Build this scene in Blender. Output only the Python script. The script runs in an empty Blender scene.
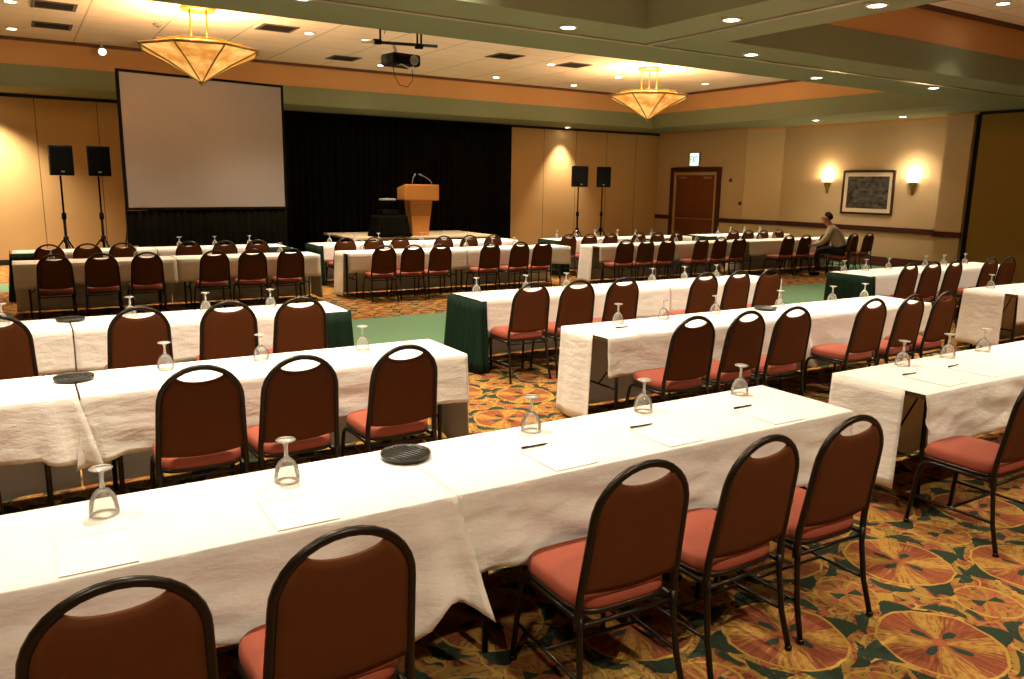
import bpy, bmesh, math, random
from mathutils import Vector, Matrix, noise
R = math.radians
PI = math.pi
random.seed(7)
S = bpy.context.scene
COL = S.collection
ORD = ['first', 'second', 'third', 'fourth', 'fifth', 'sixth', 'seventh', 'eighth', 'ninth', 'tenth', 'eleventh', 'twelfth']

# ------------------------------------------------------------------ materials
class X:
    """tiny expression wrapper around Math nodes"""
    def __init__(s, nt, v): s.nt, s.v = nt, v
    def op(s, o, b=None, c=None):
        n = s.nt.nodes.new('ShaderNodeMath'); n.operation = o
        for i, a in enumerate((s, b, c)):
            if a is None: continue
            a = a.v if isinstance(a, X) else a
            if isinstance(a, (int, float)): n.inputs[i].default_value = a
            else: s.nt.links.new(a, n.inputs[i])
        return X(s.nt, n.outputs[0])
    def __add__(s, o): return s.op('ADD', o)
    __radd__ = __add__
    def __sub__(s, o): return s.op('SUBTRACT', o)
    def __rsub__(s, o): return X(s.nt, o).op('SUBTRACT', s)
    def __mul__(s, o): return s.op('MULTIPLY', o)
    __rmul__ = __mul__
    def __truediv__(s, o): return s.op('DIVIDE', o)
    def lt(s, o): return s.op('LESS_THAN', o)
    def gt(s, o): return s.op('GREATER_THAN', o)
    def abs(s): return s.op('ABSOLUTE')
    def sin(s): return s.op('SINE')
    def cos(s): return s.op('COSINE')
    def sqrt(s): return s.op('SQRT')
    def max(s, o): return s.op('MAXIMUM', o)
    def min(s, o): return s.op('MINIMUM', o)
    def round(s): return s.op('ROUND')
    def mod(s, o): return s.op('FLOORED_MODULO', o)
    def atan2(s, o): return s.op('ARCTAN2', o)

def new_mat(name, col=(.5, .5, .5), rough=.6, metal=0, spec=.3):
    m = bpy.data.materials.new(name); m.use_nodes = True
    b = m.node_tree.nodes['Principled BSDF']
    b.inputs['Base Color'].default_value = (*col, 1)
    b.inputs['Roughness'].default_value = rough
    b.inputs['Metallic'].default_value = metal
    b.inputs['Specular IOR Level'].default_value = spec
    return m

def pos(nt, kind='Position'):
    if kind == 'Position':
        g = nt.nodes.new('ShaderNodeNewGeometry').outputs['Position']
    else:
        g = nt.nodes.new('ShaderNodeTexCoord').outputs[kind]
    sp = nt.nodes.new('ShaderNodeSeparateXYZ'); nt.links.new(g, sp.inputs[0])
    return g, [X(nt, sp.outputs[i]) for i in range(3)]

def noise_tex(nt, vec, scale, detail=3, rough=.55, sc=None):
    if sc:
        mp = nt.nodes.new('ShaderNodeMapping'); mp.inputs['Scale'].default_value = sc
        nt.links.new(vec, mp.inputs[0]); vec = mp.outputs[0]
    n = nt.nodes.new('ShaderNodeTexNoise'); n.inputs['Scale'].default_value = scale
    n.inputs['Detail'].default_value = detail; n.inputs['Roughness'].default_value = rough
    nt.links.new(vec, n.inputs['Vector'])
    return X(nt, n.outputs[0])

def mix(nt, f, a, b):
    n = nt.nodes.new('ShaderNodeMix'); n.data_type = 'RGBA'
    if isinstance(f, X): nt.links.new(f.v, n.inputs[0])
    else: n.inputs[0].default_value = f
    for i, c in ((6, a), (7, b)):
        if isinstance(c, tuple): n.inputs[i].default_value = (*c, 1)
        else: nt.links.new(c, n.inputs[i])
    return n.outputs[2]

def add_bump(m, h, strength=.3, dist=.01):
    nt = m.node_tree
    b = nt.nodes.new('ShaderNodeBump'); b.inputs['Strength'].default_value = strength; b.inputs['Distance'].default_value = dist
    nt.links.new(h.v, b.inputs['Height']); nt.links.new(b.outputs[0], nt.nodes['Principled BSDF'].inputs['Normal'])

def noisy(name, c1, c2, scale=6, rough=.7, metal=0, spec=.3, bump=0, bscale=None, sc=None, kind='Object', bdist=.004):
    m = new_mat(name, c1, rough, metal, spec); nt = m.node_tree
    v, _ = pos(nt, kind)
    n = noise_tex(nt, v, scale, 4, .6, sc)
    nt.links.new(mix(nt, n, c1, c2), nt.nodes['Principled BSDF'].inputs['Base Color'])
    if bump:
        add_bump(m, noise_tex(nt, v, bscale or scale * 3, 4, .6, sc), bump, bdist)
    return m

def emit(name, col, strength):
    m = bpy.data.materials.new(name); m.use_nodes = True; nt = m.node_tree
    nt.nodes.remove(nt.nodes['Principled BSDF'])
    e = nt.nodes.new('ShaderNodeEmission'); e.inputs[0].default_value = (*col, 1); e.inputs[1].default_value = strength
    nt.links.new(e.outputs[0], nt.nodes['Material Output'].inputs[0])
    return m

M = {}
M['cloth'] = noisy('white_linen', (.80, .77, .71), (.74, .71, .65), 5, .85, spec=.15, bump=.5, bscale=9, sc=(1, 1, 2.2), kind='Position', bdist=.016)
M['green'] = noisy('green_skirt_cloth', (.0035, .015, .007), (.006, .021, .0095), 8, .8, spec=.15)
M['seat'] = noisy('rust_upholstery', (.285, .07, .04), (.24, .057, .032), 60, .8, spec=.2, bump=.15, bscale=200)
M['back'] = noisy('rust_brown_vinyl', (.098, .030, .008), (.082, .024, .0065), 30, .7, spec=.12)
M['frame'] = noisy('bronze_tube', (.014, .010, .007), (.024, .018, .011), 20, .33, metal=.6, spec=.5)
M['black'] = noisy('black_plastic', (.0022, .0022, .0022), (.0045, .0045, .004), 30, .7, spec=.1)
M['black_cloth'] = noisy('black_drape', (.0018, .0018, .0016), (.010, .0085, .0045), 3, .95, spec=.02)
M['rubber'] = noisy('ribbed_rubber', (.016, .016, .013), (.028, .028, .022), 30, .45, spec=.5)
M['paper'] = noisy('white_paper', (.80, .775, .72), (.79, .76, .7), 20, .8)
M['pen'] = noisy('pen_plastic', (.01, .01, .012), (.016, .016, .02), 30, .3)
M['table'] = noisy('table_laminate', (.16, .1, .06), (.12, .075, .045), 6, .5, sc=(1, 12, 1))
M['steel'] = noisy('dark_steel', (.03, .03, .03), (.045, .043, .04), 20, .4, metal=.8)
M['wall'] = noisy('tan_wallcovering', (.60, .455, .27), (.55, .41, .24), 3, .85, spec=.1, bump=.1, bscale=90)
M['col'] = noisy('tan_column', (.60, .455, .27), (.55, .41, .24), 3, .85, spec=.1)
M['soffit'] = noisy('sage_green_paint', (.25, .275, .165), (.225, .25, .15), 2, .8, spec=.1)
M['cove'] = noisy('terracotta_paint', (.66, .36, .15), (.61, .33, .135), 2, .8, spec=.1)
M['crown'] = noisy('brown_crown_moulding', (.16, .065, .03), (.12, .05, .022), 6, .6)
M['rail'] = noisy('cherry_rail', (.07, .018, .012), (.05, .012, .009), 8, .45, sc=(1, 10, 1))
M['base'] = noisy('dark_red_base', (.12, .03, .02), (.09, .022, .016), 8, .7)
M['darkgap'] = noisy('dark_reveal', (.01, .008, .005), (.014, .011, .007), 8, .8)
M['partition'] = noisy('brown_partition_fabric', (.30, .19, .05), (.26, .165, .042), 3, .9, spec=.05)
M['door'] = noisy('mahogany_door', (.20, .058, .016), (.14, .038, .011), 3, .45, sc=(8, 8, .5))
M['gold'] = noisy('brass', (.42, .26, .07), (.32, .20, .05), 8, .4, metal=.6)
M['doortrim'] = noisy('gilded_casing', (.5, .36, .17), (.42, .3, .14), 8, .5)
M['oak'] = noisy('honey_wood', (.52, .22, .05), (.42, .165, .035), 4, .45, sc=(9, 9, .8))
M['oakdark'] = noisy('honey_wood_dark_panel', (.30, .12, .028), (.24, .09, .02), 4, .5, sc=(9, 9, .8))  # darker tone of the honey wood for the lectern's front panel
M['screen'] = noisy('projection_fabric', (.30, .265, .265), (.28, .25, .25), 2, .9, spec=.05)
M['stage'] = noisy('stage_carpet_tan', (.70, .56, .36), (.62, .49, .31), 8, .9)
M['metalstrip'] = noisy('aluminium_track', (.42, .36, .27), (.35, .3, .22), 8, .3, metal=.7)
M['grille'] = noisy('grey_grille', (.12, .10, .085), (.095, .08, .07), 8, .6)
M['plaster'] = noisy('off_white_trim', (.75, .7, .6), (.7, .65, .55), 8, .6)
M['skin'] = noisy('skin', (.55, .27, .18), (.5, .23, .15), 10, .55)
M['hair'] = noisy('dark_hair', (.02, .014, .01), (.03, .02, .014), 60, .6)
M['shirt'] = noisy('checked_shirt', (.70, .61, .48), (.30, .25, .2), 26, .85)
M['trousers'] = noisy('black_trousers', (.014, .014, .018), (.022, .022, .026), 20, .85)
M['mat'] = noisy('cream_mat_board', (.72, .62, .45), (.68, .58, .42), 8, .8)
M['picframe'] = noisy('dark_wood_frame', (.05, .022, .012), (.035, .015, .009), 8, .4)
M['red'] = noisy('red_tape', (.55, .02, .015), (.45, .015, .01), 8, .6)
M['cable'] = noisy('white_cable', (.7, .64, .52), (.6, .55, .45), 8, .5)
M['grey'] = noisy('grey_plastic', (.30, .29, .27), (.24, .23, .21), 8, .5)
M['lamp'] = emit('downlight_lens', (1, .93, .8), 9)
M['exitface'] = emit('exit_face', (.85, 1, .88), .5)
M['exitred'] = emit('exit_letters', (.03, .35, .1), .35)
M['spotlens'] = emit('spot_lens', (1, .95, .85), 3)

def glass_mat(name, body):
    m = bpy.data.materials.new(name); m.use_nodes = True; nt = m.node_tree
    nt.nodes.remove(nt.nodes['Principled BSDF'])
    tr = nt.nodes.new('ShaderNodeBsdfTransparent'); tr.inputs[0].default_value = (.97, .96, .94, 1)
    gl = nt.nodes.new('ShaderNodeBsdfGlossy'); gl.inputs['Roughness'].default_value = .04
    df = nt.nodes.new('ShaderNodeBsdfDiffuse'); df.inputs[0].default_value = (.9, .87, .8, 1)
    fr = nt.nodes.new('ShaderNodeFresnel'); fr.inputs[0].default_value = 1.35
    m1 = nt.nodes.new('ShaderNodeMixShader'); m2 = nt.nodes.new('ShaderNodeMixShader')
    m1.inputs[0].default_value = body
    nt.links.new(tr.outputs[0], m1.inputs[1]); nt.links.new(df.outputs[0], m1.inputs[2])
    nt.links.new(fr.outputs[0], m2.inputs[0]); nt.links.new(m1.outputs[0], m2.inputs[1]); nt.links.new(gl.outputs[0], m2.inputs[2])
    nt.links.new(m2.outputs[0], nt.nodes['Material Output'].inputs[0])
    return m
M['glass'] = glass_mat('clear_glass', .17); M['glass_highlight'] = glass_mat('thick_glass_highlight', .42)  # diffuse white share paints in the goblets' highlights, most in stem and foot

def shade_mat(name, s):
    # backlit alabaster glass of a lamp that is switched on
    m = bpy.data.materials.new(name); m.use_nodes = True; nt = m.node_tree
    b = nt.nodes['Principled BSDF']
    v, _ = pos(nt, 'Object')
    n = noise_tex(nt, v, 3.2, 4, .6)
    c = mix(nt, ((n - .38) * 4).min(1).max(0), (.72, .27, .03), (1.0, .66, .20))
    nt.links.new(c, b.inputs['Base Color']); nt.links.new(c, b.inputs['Emission Color'])
    b.inputs['Emission Strength'].default_value = s
    b.inputs['Roughness'].default_value = .4
    return m
M['alabaster'] = shade_mat('lit_alabaster', .21)
M['sconceglass'] = emit('lit_sconce_glass', (1, .74, .38), 5)

def wall_panels():
    m = new_mat('wall_panel_fabric', (.6, .45, .25), .85, spec=.1); nt = m.node_tree
    v, (x, y, z) = pos(nt)
    n = noise_tex(nt, v, 1.5, 4, .6, (1, 1, .4))
    base = mix(nt, n, (.60, .385, .165), (.55, .35, .15))
    s1 = ((x - .52).mod(1.2) - .6).abs().gt(.59)
    nt.links.new(mix(nt, s1 * .75, base, (.10, .06, .025)), nt.nodes['Principled BSDF'].inputs['Base Color'])
    return m
M['panel'] = wall_panels()

def ceiling_tiles():
    m = new_mat('ceiling_tile', (.7, .6, .48), .9, spec=.05); nt = m.node_tree
    v, (x, y, z) = pos(nt)
    n = noise_tex(nt, v, 1.2, 4, .6)
    base = mix(nt, n, (.88, .76, .61), (.82, .70, .55))
    g = (x.mod(1.25) - .625).abs().gt(.61).max((y.mod(.62) - .31).abs().gt(.302))
    nt.links.new(mix(nt, g * .5, base, (.22, .17, .12)), nt.nodes['Principled BSDF'].inputs['Base Color'])
    return m
M['tile'] = ceiling_tiles()

def carpet():
    m = new_mat('patterned_carpet', (.4, .2, .1), .95, spec=.05); nt = m.node_tree
    v, (x, y, z) = pos(nt)
    a, b = (.53, -.385), (.55, .55)
    det = a[0] * b[1] - a[1] * b[0]
    def cell(ox, oy):
        dx, dy = x - ox, y - oy
        s = (dx * b[1] - dy * b[0]) * (1 / det); t = (dy * a[0] - dx * a[1]) * (1 / det)
        ds, dt = s - s.round(), t - t.round()
        lx = ds * a[0] + dt * b[0]; ly = ds * a[1] + dt * b[1]
        return (lx * lx + ly * ly).sqrt(), ly.atan2(lx)
    wob = noise_tex(nt, v, 9, 2)
    fine = noise_tex(nt, v, 90, 2)
    spk = noise_tex(nt, v, 38, 2)
    gold, gold2 = (.42, .25, .05), (.30, .17, .033)
    terra, rust = (.31, .09, .04), (.17, .04, .022)
    dgreen, olive = (.009, .033, .024), (.27, .20, .05)
    wx = noise_tex(nt, v, 6, 2) - .5; wy = noise_tex(nt, v, 6.7, 2) - .5
    x0_, y0_ = x, y
    x, y = x + wx * .05, y + wy * .05
    r, an = cell(3.21, 1.64)
    cb = nt.nodes.new('ShaderNodeCombineXYZ')                         # radial streak coordinates
    for i_, q_ in enumerate((an.cos() * 15, an.sin() * 15, r * 9)): nt.links.new(q_.v, cb.inputs[i_])
    rv = cb.outputs[0]
    r2, an2 = cell(3.21 + .54, 1.64 + .0825)          # between medallions
    # ground: terracotta with olive-gold patches
    g = mix(nt, spk.gt(.55) * .6, terra, rust)
    g = mix(nt, wob.gt(.56) * .9, g, olive)
    g = mix(nt, wob.gt(.56) * spk.gt(.58) * .8, g, gold)
    # fine woven figure: small outlined cells
    vo = nt.nodes.new('ShaderNodeTexVoronoi'); vo.feature = 'DISTANCE_TO_EDGE'; vo.inputs['Scale'].default_value = 9.5
    vc = nt.nodes.new('ShaderNodeTexVoronoi'); vc.inputs['Scale'].default_value = 9.5
    dv = nt.nodes.new('ShaderNodeCombineXYZ')
    for i_, q_ in enumerate((x + wx * .16, y + wy * .16)): nt.links.new(q_.v, dv.inputs[i_])
    for q_ in (vo, vc): nt.links.new(dv.outputs[0], q_.inputs['Vector'])
    edge = X(nt, vo.outputs['Distance'])
    cs = nt.nodes.new('ShaderNodeSeparateColor'); nt.links.new(vc.outputs['Color'], cs.inputs[0])
    cell_v = X(nt, cs.outputs[0])
    g = mix(nt, cell_v.gt(.72) * .8, g, olive)
    g = mix(nt, cell_v.lt(.16) * edge.gt(.12), g, dgreen)
    g = mix(nt, (edge - .15).abs().lt(.035) * .8, g, rust)
    g = mix(nt, edge.lt(.055) * .85, g, gold2)
    # scrolls
    scr = (noise_tex(nt, v, 5.5, 1) - .5).abs().lt(.018)
    g = mix(nt, scr, g, gold)
    # secondary fans
    fan = r2.lt(.15)
    st = ((an2 * 11 + wob * 8).sin() * .5 + .5)
    g = mix(nt, fan * st, g, terra); g = mix(nt, fan * st.lt(.22), g, gold2)
    g = mix(nt, r2.gt(.138) * r2.lt(.152), g, gold)
    g = mix(nt, r2.lt(.075) * (an2 * 2 + .6).cos().gt(.6), g, dgreen)
    # dark green pointed leaves hugging each medallion
    k = (an * 4 + 1.2).cos().max(0)
    k2 = (an * 4 + 1.2 + PI).cos().max(0)
    lf = r.gt(.264) * r.lt(k * k * .10 + .264 + (spk - .5) * .03) * (spk.lt(.68))
    lf2 = r.gt(.292) * r.lt(k2 * .075 + .285 + (spk - .5) * .03) * (spk.lt(.64))
    g = mix(nt, lf.max(lf2), g, dgreen)
    g = mix(nt, spk.gt(.66) * r.gt(.27), g, dgreen)
    # medallion: gold ring, four feathered gold petals, rust stripes, four dark leaves
    ins = r.lt(.262)
    pet = (an * 4 - .32 + PI).cos()
    nst = noise_tex(nt, rv, 1.0, 3, .6)
    streak = ((nst - .5) * 3.2 + .5).max(0).min(1)
    med = mix(nt, streak, rust, terra)
    petal = (pet * 1.1 + .25 + (nst - .5) * 5 + .1 - (r - .15).abs() * 3).max(0).min(1)
    med = mix(nt, petal * .9, med, gold)
    med = mix(nt, petal * streak.lt(.35) * .6, med, terra)
    med = mix(nt, (spk - .45).max(0) * 2.2, med, rust)
    med = mix(nt, r.gt(.250), med, gold)
    lv = (an * 2 - .32).cos().abs()
    med = mix(nt, r.gt(.035) * r.lt(.125) * lv.gt((r - .08).abs() * 2.4 + .88), med, dgreen)
    med = mix(nt, r.lt(.03), med, terra)
    g = mix(nt, ins, g, med)
    # plain green border band
    x, y = x0_, y0_
    band = (y.gt(8.05) * y.lt(10.5)).max(y.gt(15.6) * y.lt(16.8)).max(x.gt(17.2))
    gr = mix(nt, fine, (.06, .17, .095), (.20, .34, .20))
    g = mix(nt, band, g, gr)
    g = mix(nt, fine * .35, g, (.1, .06, .02))
    nt.links.new(g, nt.nodes['Principled BSDF'].inputs['Base Color'])
    add_bump(m, fine, .3, .004)
    return m
M['carpet'] = carpet()

def picture_mat():
    m = new_mat('grey_print', (.1, .1, .1), .5); nt = m.node_tree
    v, (x, y, z) = pos(nt, 'Object')
    n = noise_tex(nt, v, 5, 6, .65, (1, 1, 1.8)); n2 = noise_tex(nt, v, 2, 3)
    c = mix(nt, ((n - .36) * 3.6).max(0).min(1), (.006, .006, .006), (.11, .10, .082)); c = mix(nt, n2.gt(.6) * .4, c, (.05, .04, .025))
    nt.links.new(c, nt.nodes['Principled BSDF'].inputs['Base Color'])
    return m
M['print'] = picture_mat()

# ------------------------------------------------------------------ mesh helpers
class MB:
    def __init__(s): s.v, s.f, s.sm = [], [], []
    def add(s, vs, fs, smooth=False):
        o = len(s.v); s.v += [tuple(p) for p in vs]
        s.f += [tuple(i + o for i in f) for f in fs]; s.sm += [smooth] * len(fs)
        return s
    def box(s, a, b, mat=None):
        (x0, y0, z0), (x1, y1, z1) = a, b
        vs = [Vector(p) for p in ((x0, y0, z0), (x1, y0, z0), (x1, y1, z0), (x0, y1, z0), (x0, y0, z1), (x1, y0, z1), (x1, y1, z1), (x0, y1, z1))]
        if mat: vs = [mat @ p for p in vs]
        return s.add(vs, [(3, 2, 1, 0), (4, 5, 6, 7), (0, 1, 5, 4), (1, 2, 6, 5), (2, 3, 7, 6), (3, 0, 4, 7)])
    def tube(s, pts, r, n=8, caps=True):
        pts = [Vector(p) for p in pts]; rings = []; vs = []
        up = None
        for i, p in enumerate(pts):
            t = (pts[min(i + 1, len(pts) - 1)] - pts[max(i - 1, 0)]).normalized()
            if up is None:
                up = t.orthogonal().normalized()
            up = (up - t * up.dot(t))
            up = up.normalized() if up.length > 1e-5 else t.orthogonal().normalized()
            w = t.cross(up)
            rr = r[i] if isinstance(r, (list, tuple)) else r
            for k in range(n):
                a = 2 * PI * k / n
                vs.append(p + up * (rr * math.cos(a)) + w * (rr * math.sin(a)))
        fs = []
        for i in range(len(pts) - 1):
            for k in range(n):
                fs.append((i * n + k, i * n + (k + 1) % n, (i + 1) * n + (k + 1) % n, (i + 1) * n + k))
        s.add(vs, fs, True)
        if caps:
            o = len(s.v) - len(vs); s.f += [tuple(o + k for k in range(n))[::-1], tuple(o + (len(pts) - 1) * n + k for k in range(n))]; s.sm += [False, False]
        return s
    def lathe(s, prof, n=20, c=(0, 0, 0), smooth=True, phase=0.0, caps=True):
        vs = []; fs = []
        for (r, z) in prof:
            for k in range(n):
                a = 2 * PI * k / n + phase
                vs.append((c[0] + r * math.cos(a), c[1] + r * math.sin(a), c[2] + z))
        for i in range(len(prof) - 1):
            for k in range(n):
                fs.append((i * n + k, i * n + (k + 1) % n, (i + 1) * n + (k + 1) % n, (i + 1) * n + k))
        if caps:
            if prof[0][0] > 1e-4: fs.append(tuple(range(n))[::-1])
            if prof[-1][0] > 1e-4: fs.append(tuple((len(prof) - 1) * n + k for k in range(n)))
        return s.add(vs, fs, smooth)
    def grid(s, rows, smooth=True):
        m = len(rows[0]); vs = [p for r in rows for p in r]
        fs = [(i * m + j, i * m + j + 1, (i + 1) * m + j + 1, (i + 1) * m + j) for i in range(len(rows) - 1) for j in range(m - 1)]
        return s.add(vs, fs, smooth)
    def prism(s, poly, z0, z1, smooth=False):
        n = len(poly)
        vs = [(x, y, z0) for x, y in poly] + [(x, y, z1) for x, y in poly]
        fs = [(i, (i + 1) % n, n + (i + 1) % n, n + i) for i in range(n)]
        s.add(vs, fs, smooth); o = len(s.v) - 2 * n
        s.f += [tuple(o + i for i in range(n))[::-1], tuple(o + n + i for i in range(n))]; s.sm += [False, False]
        return s
    def build(s, name, m, parent=None, loc=None, bevel=0, solid=0, sub=0):
        me = bpy.data.meshes.new(name)
        bm = bmesh.new()
        vv = [bm.verts.new(p) for p in s.v]
        for f, sm in zip(s.f, s.sm):
            try:
                q = bm.faces.new([vv[i] for i in f]); q.smooth = sm
            except ValueError: pass
        bmesh.ops.remove_doubles(bm, verts=bm.verts, dist=1e-5)
        bmesh.ops.recalc_face_normals(bm, faces=bm.faces)
        bm.to_mesh(me); bm.free()
        me.materials.append(m)
        o = bpy.data.objects.new(name, me); COL.objects.link(o)
        if parent: o.parent = parent
        if loc is not None: o.location = loc
        if bevel:
            b = o.modifiers.new('bevel', 'BEVEL'); b.width = bevel; b.segments = 2; b.limit_method = 'ANGLE'
        if solid:
            b = o.modifiers.new('solid', 'SOLIDIFY'); b.thickness = solid; b.offset = 0
        if sub:
            b = o.modifiers.new('sub', 'SUBSURF'); b.levels = sub; b.render_levels = sub
        return o

def empty(name, loc, rz=0):
    o = bpy.data.objects.new(name, None); COL.objects.link(o)
    o.empty_display_size = .1
    o.location = loc; o.rotation_euler = (0, 0, rz); return o
def tag(o, label, cat, group=None, kind=None):
    o['label'] = label; o['category'] = cat
    if group: o['group'] = group
    if kind: o['kind'] = kind
    return o
def struct(o, label=None):
    o['kind'] = 'structure'
    if label: o['label'] = label
    return o
KIDS = {}
def copy_tree(o, parent=None):
    c = o.copy(); COL.objects.link(c)
    if parent: c.parent = parent
    for ch in KIDS[o.name] if o.name in KIDS else list(o.children): copy_tree(ch, c)
    return c
def place(proto, used, loc, rz=0):
    if not used: o = proto; used.append(1)
    else: o = copy_tree(proto)
    o.location = loc; o.rotation_euler = (0, 0, rz); return o

# ------------------------------------------------------------------ room shell
H0, HT = 3.62, 4.52           # soffit and tray ceiling heights
XL, XR, YF, YB = -5.0, 18.7, -4.0, 20.4
struct(MB().box((XL - .2, YF - .2, -.1), (XR + 3, YB + .2, 0)).build('floor', M['carpet']))
struct(MB().box((XL - .2, YB, 0), (XR + .6, YB + .2, H0 + .02)).build('wall_back', M['panel']))
struct(MB().box((XL - .2, YF - .2, 0), (XL, YB + .2, HT + .3)).build('wall_left', M['wall']))
struct(MB().box((XL - .2, YF - .2, 0), (XR + .3, YF, HT + .3)).build('wall_front', M['wall']))
# right wall: door bay stands forward, then the picture bay, then the column
wr = MB()
wr.prism([(18.3, 17.68), (18.3, 16.62), (18.7, 15.6), (18.95, 15.6), (18.95, 17.68)], 0, H0 + .02).box((18.3, 19.56, 0), (18.95, YB, H0 + .02)).box((18.3, 17.68, 2.38), (18.95, 19.56, H0 + .02))
wr.box((18.7, 10.6, 0), (18.95, 15.6, H0 + .02))
struct(wr.build('wall_right', M['wall']))
struct(MB().box((18.1, 10.0, 0), (18.95, 10.6, H0 + .02)).build('wall_column', M['col']))
struct(MB().box((18.22, 9.84, 0), (18.95, 10.0, H0)).build('trim_1', M['darkgap']))
pt = MB().box((18.12, YF, 0), (18.4, 9.84, H0 - .06))
struct(pt.build('wall_partition', M['partition']))
struct(MB().box((18.05, YF, H0 - .06), (18.5, 9.84, H0)).build('trim_2', M['darkgap']))
# chair rail, base and top line on the right wall
rl = MB()
rl.prism([(18.3, 17.55), (18.26, 17.55), (18.26, 16.60), (18.66, 15.59), (18.7, 15.59), (18.7, 15.6), (18.3, 16.62)], .87, 1.0).box((18.26, 19.70, .87), (18.3, YB, 1.0))
rl.box((18.66, 10.64, .87), (18.7, 15.59, 1.0)).box((18.06, 9.96, .87), (18.1, 10.64, 1.0)).box((18.06, 10.6, .87), (18.7, 10.64, 1.0))
struct(rl.build('trim_3', M['rail'], bevel=.008))
bb = MB()
bb.prism([(18.3, 17.55), (18.28, 17.55), (18.28, 16.61), (18.68, 15.59), (18.7, 15.59), (18.7, 15.6), (18.3, 16.62)], 0, .24).box((18.28, 19.70, 0), (18.3, YB, .24)).box((18.68, 10.62, 0), (18.7, 15.59, .24))
bb.box((18.08, 9.98, 0), (18.1, 10.62, .24)).box((18.08, 10.6, 0), (18.68, 10.62, .24))
struct(bb.build('baseboard_right', M['base'], bevel=.004))
struct(MB().box((XL, YB - .02, 0), (18.28, YB, .12)).build('baseboard_back', M['darkgap']))
tl = MB().box((18.67, 10.62, H0 - .05), (18.7, 15.59, H0 - .001)).prism([(18.3, YB - .04), (18.27, YB - .04), (18.27, 16.60), (18.67, 15.59), (18.7, 15.59), (18.7, 15.6), (18.3, 16.62)], H0 - .05, H0 - .001).box((18.07, 9.9, H0 - .05), (18.1, 10.6, H0 - .001))
struct(tl.build('trim_4', M['cove']))
struct(MB().box((XL, YB - .03, H0 - .07), (18.3, YB, H0 - .001)).build('trim_5', M['darkgap']))

TR = [(-3.2, 16.4, 8.95, 18.6), (-3.2, 6.13, -3, 7.14), (7.43, 16.4, -3, 7.14)]   # x0,x1,y0,y1 of three ceiling trays
sf = MB()
zz = H0
def slab(x0, x1, y0, y1): sf.box((x0, y0, zz), (x1, y1, zz + .05))
slab(XL, XR + .3, 18.6, YB + .2); slab(16.4, XR + .3, YF, 18.6); slab(XL, -3.2, YF, 18.6)
slab(-3.2, 16.4, 7.14, 8.95); slab(6.13, 7.43, -3, 7.14); slab(-3.2, 16.4, YF, -3)
struct(sf.build('ceiling_soffit', M['soffit']))
fa, co, cr, ti = MB(), MB(), MB(), MB()
for x0, x1, y0, y1 in TR:
    t = .05
    def ring(mb, z0, z1, off, th):
        a0, a1, b0, b1 = x0 - off, x1 + off, y0 - off, y1 + off
        mb.box((a0 - th, b0 - th, z0), (a1 + th, b0, z1)).box((a0 - th, b1, z0), (a1 + th, b1 + th, z1))
        mb.box((a0 - th, b0, z0), (a0, b1, z1)).box((a1, b0, z0), (a1 + th, b1, z1))
    ring(fa, H0 + .05, 4.02, 0, .06)
    ring(co, 4.02, HT, 0.02, .06)
    ring(cr, HT - .06, HT, -.03, .05)
    ti.box((x0 - .1, y0 - .1, HT), (x1 + .1, y1 + .1, HT + .06))
struct(fa.build('trim_6', M['soffit'])); struct(co.build('trim_7', M['cove'])); struct(cr.build('trim_8', M['crown']))
struct(ti.build('ceiling', M['tile']))
trk = MB().box((XL, 7.86, H0 - .012), (18.1, 7.94, H0)).box((6.75, YF, H0 - .012), (6.83, 7.86, H0))
struct(trk.build('trim_9', M['metalstrip']))

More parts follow.
